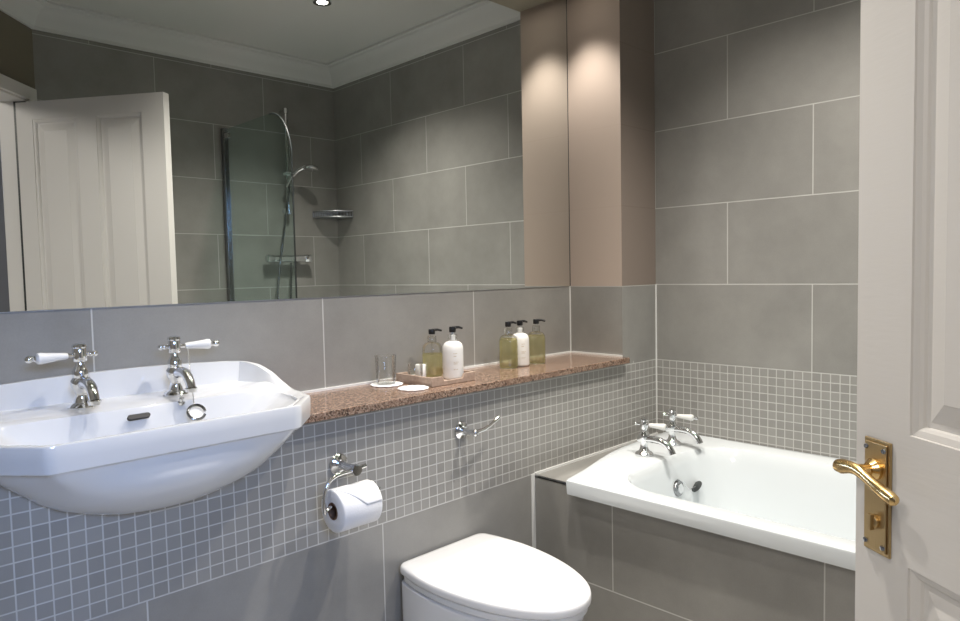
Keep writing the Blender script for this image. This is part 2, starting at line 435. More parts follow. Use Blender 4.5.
# ------------------------------------------------------------------ basin
ba = thing('wash_basin', (CX, .04, -.422), 'wide white ceramic wash basin with clipped corners and raised back', 'basin')
rings = []
for poly, z in reversed(BOWL): rings.append(ring(poly, z))
rings.append(ring(('off', RIM, .007), AP+.000))
rings.append(ring(('off', RIM, .002), AP+.004))
rings.append(ring(RIM, lambda x, y: AP + .5*(rimz(x,y)-AP)))
rings.append(ring(RIM, lambda x, y: rimz(x,y)-.006))
rings.append(ring(('off', RIM, .002), lambda x, y: rimz(x,y)-.0015))
rings.append(ring(('off', RIM, .007), lambda x, y: rimz(x,y)))
rings.append(ring(('off', RIM, .016), lambda x, y: rimz(x,y)-.001))
rings.append(ring(('off', RIM, .021), lambda x, y: rimz(x,y)-.004 - .45*ss(.1,.2,y)*(rimz(x,y)+.205)))
rings.append(ring(('off', RIM, .026), lambda x, y: rimz(x,y)-.008 - .85*ss(.08,.19,y)*(rimz(x,y)+.205)))
INN = sym([(0,-.128),(.21,-.128),(.25,-.115),(.29,-.065),(.302,0),(.30,.05),(.27,.09),(.20,.098),(.1,.098),(0,.098)])
def deckz(x, y): return -.216 + .012*ss(.02,.12,y)
rings.append(ring(blend(('off', RIM, .032), INN, .35), lambda x, y: deckz(x,y)-.004))
rings.append(ring(blend(('off', RIM, .032), INN, .75), lambda x, y: deckz(x,y)-.005))
rings.append(ring(INN, lambda x, y: deckz(x,y)-.008))
rings.append(ring(('off', INN, .008), lambda x, y: deckz(x,y)-.016))
for f, z in ((.12,-.255),(.25,-.30),(.42,-.345),(.6,-.375),(.8,-.392),(.93,-.398)):
    rings.append(ring(blend(('off', INN, .012), ell(.022,.022,.02), f), z))
rings.append(ring(ell(.022,.022,.04), -.399))
build('bowl', MB().loft(rings), 'basin_ceramic', ba, smooth=35)
# waste, overflow, chain and plug
build('waste', MB().lathe([(.0,-.002),(.021,-.002),(.021,.003),(.012,.004),(.0,.003)], (CX,.04,-.399), caps=False), 'chrome', ba)
def pill(c, w, h, dpt, nrm_tilt):
    """flat pill lying on the sloping back of the bowl"""
    pts = []
    for i in range(24):
        t = 2*PI*i/24; x = math.cos(t)*h/2 + math.copysign(w/2-h/2, math.cos(t)); z = math.sin(t)*h/2
        pts.append((x, z))
    mb = MB(); cc = Vector(c); a = nrm_tilt
    up = Vector((0, math.sin(a), math.cos(a))); nn = Vector((0, -math.cos(a), math.sin(a)))
    mb.loft([[cc + Vector((x,0,0)) + up*z + nn*d for x, z in pts] for d in (-.002, dpt)])
    return mb
build('overflow_slot', pill((CX-.015,.079,-.232), .046, .0105, .006, .65), 'dark', ba)

def basin_tap(x, y, z, side, label):
    t = thing('basin_tap', (x, y, z), label, 'tap', 'chrome basin taps with white levers')
    build('tap_body', MB().lathe([(.0,0),(.027,0),(.028,.004),(.024,.009),(.017,.013),(.0145,.020),(.0115,.028),(.0135,.036),(.0185,.044),(.021,.052),(.020,.060),(.0155,.066),(.0165,.071),(.0165,.080),(.013,.086),(.0095,.092),(.0095,.103),(.0,.103)], (x,y,z), caps=False), 'chrome', t)
    sp = bez((x,y-.012,z+.053),(x,y-.045,z+.062),(x,y-.078,z+.060),(x,y-.088,z+.026), 12)
    build('spout', MB().tube(sp, [.0125-.0002*i for i in range(13)]).lathe([(.0,0),(.0125,0),(.0132,.004),(.0132,.008),(.011,.010),(.0,.010)], (x,y-.088,z+.018), caps=False), 'chrome', t)
    build('head', MB().lathe([(.0,.100),(.013,.100),(.0145,.103),(.0145,.124),(.013,.128),(.0155,.131),(.014,.136),(.006,.139),(.0,.139)], (x,y,z), caps=False), 'chrome', t)
    zz = z+.114
    d = Vector((side*.98, -.10, 0)).normalized(); p = Vector((x,y,zz))
    lv = build('lever', MB().tube([p-d*.026, p+d*.028], .0042).ball(tuple(p-d*.030), .0065).ball(tuple(p-d*.021), .0055), 'chrome', t)
    build('porcelain_grip', MB().lathe([(.0,.024),(.006,.024),(.0072,.029),(.0085,.045),(.0105,.064),(.0122,.074),(.0115,.080),(.0075,.083),(.0,.083)], tuple(p), tuple(d), caps=False), 'porcelain', lv, label='white porcelain lever grip')
    build('finial', MB().lathe([(.0,.082),(.0055,.082),(.0065,.085),(.0045,.087),(.0065,.091),(.0078,.095),(.0065,.100),(.003,.103),(.0,.104)], tuple(p), tuple(d), caps=False), 'chrome', lv)
    return t
basin_tap(-2.024, .158, -.209, -1, 'left chrome basin tap, its white lever pointing to the left')
basin_tap(-1.827, .158, -.209, 1, 'right chrome basin tap with plug chain, its white lever pointing right')
# plug on its chain, hanging beside the right tap
pg = thing('basin_plug', (-1.79, .07, -.235), 'chrome ring-edged plug hanging on a chain beside the right basin tap', 'plug')
ch = MB()
a = Vector((-1.806,.133,-.100)); b = Vector((-1.818,.080,-.222))
for i in range(36):
    p = a.lerp(b, i/35); p = p + Vector((0, 0, -.006*math.sin(PI*i/35))); ch.ball(tuple(p), .0017, 6)
build('chain', ch, 'chrome', pg)
rg = MB(); cc = Vector((-1.820,.064,-.238)); up = Vector((0.1,.62,.78)).normalized(); sx = Vector((1,-.1,.0)).normalized()
pts = [cc + sx*.0185*math.cos(2*PI*i/28) + up*.0185*math.sin(2*PI*i/28) for i in range(27)]
build('plug_ring', rg.tube(pts, .0032, 8), 'dark_chrome', pg)
build('plug_body', MB().lathe([(.0,-.004),(.014,-.004),(.016,.001),(.010,.002),(.0,.002)], tuple(cc - Vector((0,-.002,.004))), (0,-.7,.7), caps=False), 'porcelain', pg)
build('chain_stay', MB().lathe([(.0,0),(.008,0),(.008,.004),(.004,.006),(.004,.012),(.006,.014),(.0,.016)], (-1.842,.092,-.219), (0,-.3,1), caps=False), 'chrome', ba)

# ------------------------------------------------------------------ bath
PX = -.75
struct('wall_bath_panel', MB().box((PX,-L,FL), (PX+.012,0,-.606)), 'tile_panel', 'grey tiled side panel of the bath')
struct('wall_bath_shelf', MB().box((PX,-.19,-.612), (0,0,-.604)), 'tile_plain', 'narrow tiled shelf between the bath end and ledge wall')
strip(11, (PX-.002,-.172,-.6075), (PX+.004,-.004,-.6035), mat='dark_chrome', label='thin metal edge strip on the bath end shelf', cat='edge strip')
bt = thing('bathtub', (-.39, -.93, -1.0), 'white acrylic bathtub with wide tap deck set in a tiled surround', 'bath')
OUT = [(-.796,-.168),(-.791,-.163),(-.66,-.137),(-.54,-.104),(-.44,-.080),(-.33,-.066),(-.2,-.060),(-.004,-.058),(-.002,-1.755),(-.790,-1.755)]
def rrect(x0, x1, y0, y1, r, r2=None, n=14):
    r2 = r2 or r; out = []
    for cx, cy, rr, a0 in ((x1-r, y1-r, r, 0), (x0+r, y1-r, r, PI/2), (x0+r2, y0+r2, r2, PI), (x1-r2, y0+r2, r2, 1.5*PI)):
        for i in range(n+1):
            t = a0 + PI/2*i/n; out.append((cx+rr*math.cos(t), cy+rr*math.sin(t)))
    return out
TC = (-.39, -.80)
def tring(poly, z, off=0, n=220):
    out = []
    for k in range(n):
        # angular sampling, denser round the tap end
        th = 2*PI*k/n
        r = ray_poly(poly, TC, th) - off
        x = TC[0]+r*math.cos(th); y = TC[1]+r*math.sin(th)
        out.append((x, y, z(x, y) if callable(z) else z))
    return out
ZR = -.578
IN0 = rrect(-.712,-.085,-1.69,-.255,.17)
def offp(poly, d):
    c = TC; return poly
R = [tring(OUT,-.622,.010), tring(OUT,-.622,.004), tring(OUT,-.620,.003), tring(OUT,ZR-.005), tring(OUT,ZR-.0015,.0015), tring(OUT,ZR,.005),
     tring(OUT,ZR,.030), tring(rrect(-.724,-.070,-1.705,-.235,.18),ZR-.002), tring(IN0,ZR-.005), tring(rrect(-.705,-.092,-1.68,-.263,.165),ZR-.014),
     tring(rrect(-.695,-.105,-1.66,-.272,.16),ZR-.045), tring(rrect(-.68,-.125,-1.61,-.285,.155),ZR-.14), tring(rrect(-.66,-.15,-1.54,-.30,.15),ZR-.25),
     tring(rrect(-.63,-.18,-1.46,-.325,.14),ZR-.33), tring(rrect(-.58,-.23,-1.40,-.38,.12),ZR-.375), tring(rrect(-.5,-.3,-1.2,-.5,.08),ZR-.392), tring(rrect(-.41,-.37,-.85,-.75,.015),ZR-.395)]
build('tub', MB().loft(R, cap0=False), 'acrylic', bt, smooth=35)
# sealant bead under the lip
build('sealant_bead', MB().box((PX-.006,-1.75,-.628), (PX+.004,-.165,-.6165)), 'sealant', bt, smooth=0)
# overflow on the sloping end below the taps
of = MB().lathe([(.0,.014),(.012,.015),(.026,.011),(.029,.005),(.030,-.010),(.0,-.004)], (-.328,-.277,ZR-.112), (0,-1,.1), caps=False)
ofo = build('overflow_cover', of, 'dark_chrome', bt)
build('overflow_recess', MB().lathe([(.0,.0),(.017,.0),(.017,.0165),(.0,.0175)], (-.328,-.277,ZR-.112), (0,-1,.1), caps=False), 'chrome', ofo)
build('waste', MB().lathe([(.0,0),(.035,0),(.035,.004),(.0,.005)], (-.39,-.55,ZR-.393), caps=False), 'chrome', bt)
bp_ = thing('bath_plug', (-.20,-.29,-.70), 'dark oval bath plug hanging on a thin chain below the right bath tap', 'plug')
pc = Vector((-.238,-.302,-.700))
build('plug_body', MB().lathe([(.0,.005),(.019,.004),(.023,.001),(.023,-.002),(.017,-.005),(.0,-.005)], tuple(pc), (-.55,.45,.62), caps=False), 'seal', bp_)
ch = MB(); a = Vector((-.320,-.294,-.668)); mid = Vector((-.285,-.302,-.700))
for i in range(44):
    t = i/43; p = (a.lerp(mid, t/.5) if t < .5 else mid.lerp(pc, (t-.5)/.5)); ch.ball(tuple(p), .0018, 6)
build('chain', ch, 'chrome', bp_)

def bath_tap(x, y, label):
    z = ZR
    t = thing('bath_tap', (x, y, z), label, 'tap', 'chrome bath taps with white levers')
    build('tap_body', MB().lathe([(.0,0),(.030,0),(.031,.004),(.028,.008),(.024,.011),(.019,.013),(.015,.020),(.0125,.030),(.013,.044),(.0165,.050),(.019,.054),(.019,.070),(.0165,.074),(.0125,.080),(.0105,.088),(.0125,.093),(.0105,.097),(.0,.097)], (x,y,z), caps=False), 'chrome', t)
    sp = bez((x,y+.022,z+.052),(x,y-.045,z+.060),(x,y-.090,z+.068),(x,y-.108,z+.018), 14)
    build('spout', MB().tube(sp, [.0105]+[.012]*12+[.0125,.0135]), 'chrome', t)
    build('head', MB().lathe([(.0,.092),(.012,.092),(.0140,.096),(.0140,.114),(.0125,.118),(.0150,.121),(.0135,.126),(.006,.129),(.0,.129)], (x,y,z), caps=False), 'chrome', t)
    p = Vector((x,y,z+.105)); d = Vector((.10,-.99,0)).normalized()
    lv = build('lever', MB().tube([p-d*.028, p+d*.026], .004).ball(tuple(p-d*.031), .0062), 'chrome', t)
    build('porcelain_grip', MB().lathe([(.0,.020),(.006,.020),(.0075,.026),(.0088,.045),(.0108,.064),(.0118,.074),(.0105,.079),(.006,.081),(.0,.081)], tuple(p), tuple(d), caps=False), 'porcelain', lv, label='white porcelain lever grip')
    build('finial', MB().lathe([(.0,.080),(.005,.080),(.006,.084),(.0045,.086),(.0065,.091),(.005,.097),(.0,.099)], tuple(p), tuple(d), caps=False), 'chrome', lv)
bath_tap(-.385,-.185, 'chrome bath tap nearer the toilet, with white lever and curved spout')
bath_tap(-.190,-.180, 'chrome bath tap nearer the tiled corner, with white lever and curved spout')

# ------------------------------------------------------------------ toilet
TX = -1.166
to = thing('toilet', (TX, -.2, FL), 'white back-to-wall toilet with its lid closed', 'toilet')
def lidpoly(w, y0, y1, back=.0, n=40):
    """half width w, front tip y0, back y1"""
    out = []
    c = y1 - .30*(y1-y0)
    for i in range(n+1):
        t = PI + PI*i/n
        out.append((TX + w*math.copysign(abs(math.cos(t))**(2/2.15), math.cos(t)), c + (c-y0)*math.copysign(abs(math.sin(t))**(2/1.95), math.sin(t))))
    bw = w*.915; r = .03
    # side runs back to a slightly narrower, round-cornered back edge
    out += [(TX + w*.985, c+.25*(y1-c)), (TX + w*.955, c+.6*(y1-c))]
    for i in range(7):
        t = PI/2*i/6; out.append((TX + bw - r + r*math.cos(t), y1 - r + r*math.sin(t)))
    for i in range(7):
        t = PI/2 + PI/2*i/6; out.append((TX - bw + r + r*math.cos(t), y1 - r + r*math.sin(t)))
    out += [(TX - w*.955, c+.6*(y1-c)), (TX - w*.985, c+.25*(y1-c))]
    return out
def scaled(poly, s, z, c=None):
    c = c or (TX, -.25); return [(c[0]+(x-c[0])*s, c[1]+(y-c[1])*s, z) for x, y in poly]
LP = lidpoly(.179, -.508, -.006)
build('lid', MB().loft([scaled(LP,.985,-.744), scaled(LP,.998,-.742), scaled(LP,1,-.738), scaled(LP,1,-.729), scaled(LP,.993,-.7235), scaled(LP,.975,-.7205), scaled(LP,.92,-.7185), scaled(LP,.6,-.7165), scaled(LP,.2,-.716)]), 'lid', to, smooth=50)
build('seat', MB().loft([scaled(LP,.955,-.764), scaled(LP,.965,-.762), scaled(LP,.965,-.751), scaled(LP,.955,-.749)]), 'lid', to, smooth=40)
def panring(w, y0, z, wb=.160, y1=-.002):
    out = []
    for x, y in lidpoly(w, y0, y1):
        k = ss(-.26, -.12, y); out.append((TX + (x-TX)*((1-k) + k*wb/w/.93), y, z))
    return out
build('pan', MB().loft([panring(.128,-.40,FL+.001), panring(.128,-.40,FL+.02), panring(.128,-.395,-1.05), panring(.134,-.405,-.98), panring(.147,-.43,-.90), panring(.160,-.462,-.84), panring(.168,-.482,-.80), panring(.171,-.489,-.778), panring(.169,-.487,-.772), panring(.164,-.482,-.769,.155)]), 'ceramic', to, smooth=50)
for s in (-1, 1): build('hinge', MB().lathe([(.0,-.03),(.010,-.03),(.010,.03),(.0,.03)], (TX+s*.075,-.030,-.754), (1,0,0), caps=False), 'chrome', to)

# ------------------------------------------------------------------ toilet roll and holder
hx, hz = -1.496, -.412
hd = thing('toilet_roll_holder', (hx, 0, hz), 'chrome curved toilet roll holder on the mosaic, carrying a roll', 'roll holder')
build('wall_rose', MB().lathe([(.0,0),(.026,0),(.027,.004),(.024,.008),(.016,.010),(.012,.014),(.0,.014)], (hx,0,hz), (0,-1,0), caps=False), 'chrome', hd)
build('post', MB().tube([(hx,-.010,hz),(hx,-.035,hz),(hx,-.078,hz)], [.011,.0095,.0115]).lathe([(.0,0),(.0135,0),(.0145,.004),(.0135,.009),(.0,.010)], (hx,-.076,hz), (0,-1,0), caps=False).tube([(hx-.014,-.076,hz),(hx+.030,-.076,hz+.004)], [.007,.0055]), 'chrome', hd)
RX, RY, RZ = -1.568, -.082, -.496     # roll left end, axis along x
pts = [(hx-.01,-.076,hz)] + bez((hx-.02,-.076,hz-.001),(hx-.085,-.078,hz+.002),(RX-.022,-.080,hz-.02),(RX-.022,-.082,RZ-.00), 12) + bez((RX-.022,-.082,RZ),(RX-.022,-.082,RZ-.004),(RX-.018,-.082,RZ+.010),(RX+.0,-.082,RZ+.010), 5)[1:] + [(RX+.125,-.082,RZ+.010), (RX+.133,-.082,RZ+.016), (RX+.135,-.082,RZ+.028)]
build('roll_arm', MB().tube(pts, .0048, 10), 'chrome', hd)
tr = thing('toilet_roll', (RX+.05, RY, RZ), 'white toilet roll with folded end hanging on the chrome holder', 'toilet roll')
def annulus(mb, x0, x1, ro, ri, n=48):
    rr = []
    for x, r in ((x0+.002,ri),(x0,ri+.001),(x0,ro-.003),(x0+.003,ro),(x1-.003,ro),(x1,ro-.003),(x1,ri+.001),(x1-.002,ri)):
        rr.append([(x, RY+r*math.cos(2*PI*k/n), RZ+r*math.sin(2*PI*k/n)) for k in range(n)])
    mb.loft(rr+[rr[0]], False, False); return mb
build('paper', annulus(MB(), RX, RX+.110, .0515, .0205), 'paper', tr, smooth=50)
build('core', annulus(MB(), RX-.0005, RX+.1105, .0208, .0193), 'card', tr, smooth=50, label='brown cardboard core')
fl = MB(); grid = []
for i in range(13):
    th = math.radians(100 + 68*i/12)   # from the top towards the front (-y)
    r = .0527; w = 1 - (i/12)
    x0 = RX + .004 + .060*(i/12); x1 = RX+.109
    grid.append([(x0+(x1-x0)*j/8, RY+r*math.cos(th), RZ+r*math.sin(th)) for j in range(9)])
fl.loft(grid, False, False, closed=False)
fo = build('folded_end', fl, 'paper', tr, smooth=60); sm = fo.modifiers.new('thick', 'SOLIDIFY'); sm.thickness = .0012

# ------------------------------------------------------------------ towel hook
kx, kz = -1.073, -.400
hk = thing('wall_hook', (kx, 0, kz), 'small chrome hook rail on the mosaic above the toilet', 'hook')
build('wall_rose', MB().lathe([(.0,0),(.025,0),(.026,.004),(.023,.008),(.015,.010),(.012,.014),(.0,.014)], (kx,0,kz), (0,-1,0), caps=False), 'chrome', hk)
build('post', MB().tube([(kx,-.010,kz),(kx,-.030,kz),(kx,-.058,kz)], [.010,.008,.0095]).ball((kx,-.060,kz), .0105), 'chrome', hk)
build('bar', MB().tube([(kx-.004,-.060,kz),(kx+.035,-.060,kz+.004),(kx+.062,-.057,kz+.010),(kx+.108,-.052,kz+.028)], [.0075,.0065,.0052,.0050]), 'chrome', hk)

# ------------------------------------------------------------------ things on the shelf
ZS = -.2675
TR0, TR1, TY0, TY1 = -1.150, -.975, .036, .205
ty = thing('bottle_tray', (-1.06,.12,ZS), 'small brown wooden tray holding two pump bottles', 'tray')
th = .007; hh = .027
build('tray_base', MB().box((TR0,TY0,ZS+.0005), (TR1,TY1,ZS+.007)), 'tray', ty, smooth=0, bevel=.001)
EP = [(TR0,ZS+.0068),(TR1,ZS+.0068),(TR1,ZS+hh),(TR1-.045,ZS+hh),(TR1-.052,ZS+.013),(TR0+.048,ZS+.013),(TR0+.040,ZS+hh),(TR0,ZS+hh)]
for y_ in (TY0, TY1-th): build('tray_end', MB().prism(EP, 'Y', y_, y_+th), 'tray', ty, smooth=0, bevel=.0008, label='low tray side with a dipped middle')
for x_ in (TR0, TR1-th): build('tray_side', MB().box((x_,TY0+th,ZS+.0068), (x_+th,TY1-th,ZS+hh)), 'tray', ty, smooth=0, bevel=.0008)

def pump_bottle(loc, kind, label, ang, fill=.80):
    x, y, z = loc
    b = thing('pump_bottle', loc, label, 'bottle', 'pump bottles of soap and lotion on the shelf')
    prof = [(.0,.0005),(.029,.0005),(.0312,.003),(.032,.008),(.032,.088),(.0310,.098),(.0275,.107),(.021,.1125),(.0135,.115),(.0125,.118)]
    if kind == 'lotion':
        build('body', MB().lathe(prof + [(.0,.118)], loc, caps=False, n=36), 'lotion', b, smooth=50)
        mk = MB()
        rnd = random.Random(int(x*1000))
        for i, (zz, w) in enumerate(((.078,.5),(.070,.35),(.052,.7),(.047,.5),(.030,.6))):
            for k in range(3):
                t0 = -2.25 + ang*0 + .13*k*w*2; r = .0323
                mk.loft([[(x+r*math.cos(t), y+r*math.sin(t), z+zz+h) for t in (t0, t0+.04, t0+.08)] for h in (0,.0022)], False, False, closed=False)
        build('printed_mark', mk, 'print', b, smooth=0, label='faint tan print on the white bottle')
    else:
        build('body', MB().lathe(prof, loc, caps=False, n=36), 'glass', b, smooth=50)
        zf = .105*fill
        lp = [(.0,.002),(.0285,.002),(.0302,.005),(.0308,.010)] + ([(.0308,zf),(.0,zf)] if zf < .09 else [(.0308,.087),(.0298,.096),(.0265,zf),(.0,zf)])
        build('liquid', MB().lathe(lp, loc, caps=False, n=36), 'gel', b, smooth=50, label='pale gold liquid')
        build('dip_tube', MB().tube([(x,y,z+.006),(x,y,z+.115)], .0022, 8), 'glass', b)
    build('collar', MB().lathe([(.0125,.114),(.0140,.115),(.0140,.134),(.0125,.136),(.006,.137),(.0,.137)], loc, caps=False), 'glass', b)
    build('neck', MB().lathe([(.0,.116),(.0075,.116),(.0085,.132),(.0055,.134),(.0045,.145),(.0,.145)], loc, caps=False), 'lotion' if kind == 'lotion' else 'glass', b)
    dx, dy = math.cos(ang), math.sin(ang)
    build('pump_head', MB().lathe([(.0,.142),(.0095,.142),(.0105,.144),(.0105,.156),(.009,.159),(.0,.159)], loc, caps=False).tube([(x,y,z+.155),(x+dx*.020,y+dy*.020,z+.156),(x+dx*.034,y+dy*.034,z+.152)], [.005,.0042,.0034], 8), 'black', b)
    return b
pb = pump_bottle((-1.030,.172,ZS+.0072), 'gel', 'clear pump bottle of pale gold liquid, half full, standing in the wooden tray', -.25, .72)
pb.scale = (1, 1, .93)
pump_bottle((-1.022,.084,ZS+.0072), 'lotion', 'white lotion pump bottle standing in the wooden tray', -.25)
pump_bottle((-.712,.142,ZS), 'gel', 'gold liquid pump bottle, left of the three by the pier', -.2, .97)
pump_bottle((-.648,.146,ZS), 'lotion', 'white lotion pump bottle between the two gold bottles by the pier', -.1)
pump_bottle((-.566,.142,ZS), 'gel', 'gold liquid pump bottle, right of the three and nearest the pier', -1.1, .97)

def coaster(c, r, label, seed):
    rnd = random.Random(seed); n = 60
    pl = [(c[0]+r*(1+.035*math.cos(12*2*PI*k/n))*math.cos(2*PI*k/n), c[1]+r*(1+.035*math.cos(12*2*PI*k/n))*math.sin(2*PI*k/n)) for k in range(n)]
    z = c[2]
    f = lambda s, zz: [(c[0]+(x-c[0])*s, c[1]+(y-c[1])*s, zz) for x, y in pl]
    return tag(build('paper_coaster', MB().loft([f(.98,z), f(1,z+.001), f(1,z+.003), f(.96,z+.004), f(.6,z+.0035)]), 'coaster', smooth=50), label, 'coaster', 'white paper coasters on the shelf')
coaster((-1.206,.178,ZS+.0005), .048, 'white scalloped paper coaster under the empty glass tumbler', 1)
coaster((-1.200,.060,ZS+.0005), .044, 'empty white scalloped paper coaster at the front of the shelf, beside the tray', 2)
def tumbler(c, r, h, label):
    t = thing('glass_tumbler', c, label, 'glass', 'clear glass tumblers on the shelf')
    build('glass', MB().lathe([(.0,.0),(r*.86,.0),(r*.9,.004),(r,h-.002),(r-.0008,h),(r-.0022,h-.002),(r*.82,.008),(.0,.007)], c, caps=False, n=36), 'glass', t, smooth=50)
    return t
tumbler((-1.205,.182,ZS+.0046), .032, .085, 'clear glass tumbler standing on a paper coaster left of the tray')
tumbler((-1.118,.150,ZS+.0072), .024, .052, 'small clear glass tumbler in the back left of the tray')
tag(build('candle', MB().lathe([(.0,.0),(.016,.0),(.017,.002),(.017,.037),(.0155,.040),(.0,.039)], (-1.072,.180,ZS+.0075), caps=False), 'coaster'), 'short white candle beside the gold bottle in the tray', 'candle')

# ------------------------------------------------------------------ open door
E0 = Vector((-1.277,-1.133)); H0 = Vector((-1.702,-1.738)); DU = (H0-E0).normalized(); DN = Vector((DU.y,-DU.x))
DW = .735; DT = .865
def dp(u, n, z): p = E0 + DU*u + DN*n; return (p.x, p.y, z)
dr = thing('door_1', (H0.x, H0.y, FL), 'open white painted four-panel door with brass lever handle', 'door', kind='structure')
def dbox(mb, u0, u1, n0, n1, z0, z1):
    return mb.loft([[dp(u0,n0,z), dp(u1,n0,z), dp(u1,n1,z), dp(u0,n1,z)] for z in (z0, z1)])
cols = [(.107,.332),(.428,.653)]; rows = [(FL+.215,-.370),(-.180,.785)]
lf = MB(); T = .040
zb = FL + .006
us = [0, cols[0][0], cols[0][1], cols[1][0], cols[1][1], DW]; zs = [zb, rows[0][0], rows[0][1], rows[1][0], rows[1][1], DT]
bm = lf.bm
for n_, flip in ((0, 1), (-T, -1)):
    V = [[bm.verts.new(dp(u, n_, z)) for z in zs] for u in us]
    for i in range(5):
        for j in range(5):
            if i in (1, 3) and j in (1, 3):
                # recessed moulded panel opening edge
                continue
            lf.face([V[i][j], V[i+1][j], V[i+1][j+1], V[i][j+1]])
for (a, b) in (((0,zb),(0,DT)), ((0,DT),(DW,DT)), ((DW,DT),(DW,zb)), ((DW,zb),(0,zb))):
    vs = [bm.verts.new(dp(a[0],0,a[1])), bm.verts.new(dp(b[0],0,b[1])), bm.verts.new(dp(b[0],-T,b[1])), bm.verts.new(dp(a[0],-T,a[1]))]
    lf.face(vs)
build('door_leaf', lf, 'door', dr, smooth=0)
prof = [(0,0),(.001,-.003),(.005,-.004),(.010,-.0055),(.014,-.009),(.016,-.0125),(.024,-.0125),(.027,-.0115),(.052,-.0045),(.054,-.0035)]
for (u0, u1) in cols:
    for (z0, z1) in rows:
        pm = MB()
        for sgn, base in ((1, 0), (-1, -T)):
            rg_ = [[dp(u0+i_, base+sgn*d_, z0+i_), dp(u1-i_, base+sgn*d_, z0+i_), dp(u1-i_, base+sgn*d_, z1-i_), dp(u0+i_, base+sgn*d_, z1-i_)] for i_, d_ in prof]
            rg_ = [[Vector(v) for v in r] for r in rg_]
            pm.loft(rg_, cap0=False)
        build('door_panel', pm, 'door', dr, smooth=0)
# hinges
for zc in (-.9, -.1, .65): build('hinge', MB().tube([dp(DW+.004,-T-.004,zc-.045), dp(DW+.004,-T-.004,zc+.045)], .006, 10), 'brass', dr)
# lever handle on its long backplate
hn = build('handle_plate', dbox(MB(), .023, .076, 0, .0045, -.3705, -.1985), 'brass_plate', dr, smooth=0, bevel=.0015)
build('plate_border', dbox(MB(), .0275, .0715, .0045, .0072, -.3655, -.2035), 'brass_plate', hn, smooth=0, bevel=.002)
for u_, z_ in ((.031,-.212),(.0665,-.212),(.031,-.357),(.0665,-.357)):
    build('screw', MB().lathe([(.0,0),(.0042,0),(.0035,.002),(.0,.0025)], dp(u_,.0072,z_), (DN.x,DN.y,0), caps=False), 'dark_chrome', hn)
DNv = (DN.x, DN.y, 0)
hu, hz_ = .049, -.243
LN = .037
pts = [dp(hu,.006,hz_), dp(hu,.026,hz_), dp(hu,.040,hz_+.0005)]
lever = MB().lathe([(.0,0),(.0165,0),(.0165,.005),(.013,.009),(.0105,.012),(.0,.012)], dp(hu,.007,hz_), DNv, caps=False)
lever.tube([dp(hu,.008,hz_), dp(hu,.022,hz_), dp(hu,.034,hz_)], [.010,.0085,.0095])
lever.tube([dp(hu-.043,LN+.002,hz_-.003), dp(hu-.040,LN+.002,hz_-.003), dp(hu-.030,LN+.001,hz_-.002), dp(hu-.015,LN,hz_+.001), dp(hu+.000,LN,hz_+.001), dp(hu+.014,LN,hz_-.003),
            dp(hu+.030,LN,hz_-.009), dp(hu+.050,LN+.001,hz_-.015), dp(hu+.068,LN+.002,hz_-.019), dp(hu+.078,LN+.003,hz_-.021), dp(hu+.082,LN+.003,hz_-.022)],
           [.004,.0095,.0115,.0095,.0085,.0078,.0080,.0092,.0098,.0080,.003], 16)
build('lever', lever, 'brass', hn)
build('thumb_turn', MB().lathe([(.0,0),(.0095,0),(.0095,.004),(.006,.006),(.0,.006)], dp(.050,.007,-.322), DNv, caps=False).loft([[dp(.0465,n_,-.334), dp(.0535,n_,-.334), dp(.0535,n_,-.310), dp(.0465,n_,-.310)] for n_ in (.010,.018)]), 'brass_plate', hn, bevel=.001)

# ------------------------------------------------------------------ shower, seen in the mirror
YW = -L
sh = thing('shower_riser', (-.345, YW, .45), 'chrome shower riser rail with handset on the wall opposite the mirror', 'shower')
build('rail', MB().tube([(-.345,YW+.05,.44),(-.345,YW+.05,1.02)], .0095).lathe([(.0,0),(.014,0),(.014,.03),(.0,.03)], (-.345,YW+.05,.425), caps=False).lathe([(.0,0),(.014,0),(.014,.03),(.0,.03)], (-.345,YW+.05,1.005), caps=False), 'chrome', sh)
for z_ in (.445, 1.015): build('rail_bracket', MB().tube([(-.345,YW,z_),(-.345,YW+.05,z_)], [.018,.010]), 'chrome', sh)
build('slider', MB().lathe([(.0,-.02),(.017,-.02),(.017,.02),(.0,.02)], (-.345,YW+.05,.655), caps=False).tube([(-.375,YW+.055,.655),(-.335,YW+.085,.655)], [.010,.013]), 'chrome', sh)
build('handset', MB().tube([(-.375,YW+.080,.58),(-.355,YW+.10,.63),(-.315,YW+.125,.675),(-.28,YW+.15,.695)], [.010,.011,.012,.016]).lathe([(.0,.0),(.042,.0),(.046,.008),(.040,.018),(.018,.028),(.0,.030)], (-.262,YW+.165,.675), (.10,-.05,1), caps=False), 'chrome', sh)
hs = bez((-.352,YW+.080,.62),(-.37,YW+.08,.40),(-.47,YW+.08,.05),(-.455,YW+.07,-.25), 18) + bez((-.455,YW+.07,-.25),(-.44,YW+.07,-.42),(-.36,YW+.07,-.3),(-.345,YW+.055,.14), 12)[1:]
build('hose', MB().tube(hs, .0062, 8), 'dark_chrome', sh)
vl = thing('shower_valve', (-.375, YW, .17), 'horizontal chrome thermostatic shower bar below the riser rail', 'shower valve')
build('bar', MB().tube([(-.475,YW+.055,.165),(-.275,YW+.055,.165)], .021, 20), 'chrome', vl)
for s in (-1, 1):
    build('knob', MB().lathe([(.0,0),(.021,0),(.024,.005),(.024,.040),(.019,.045),(.0,.045)], (-.375+s*.10,YW+.055,.165), (s,0,0), caps=False), 'chrome', vl)
for s in (-1, 1): build('inlet', MB().tube([(-.375+s*.075,YW,.165),(-.375+s*.075,YW+.055,.165)], [.026,.014]), 'chrome', vl)
sh.location.x -= .018
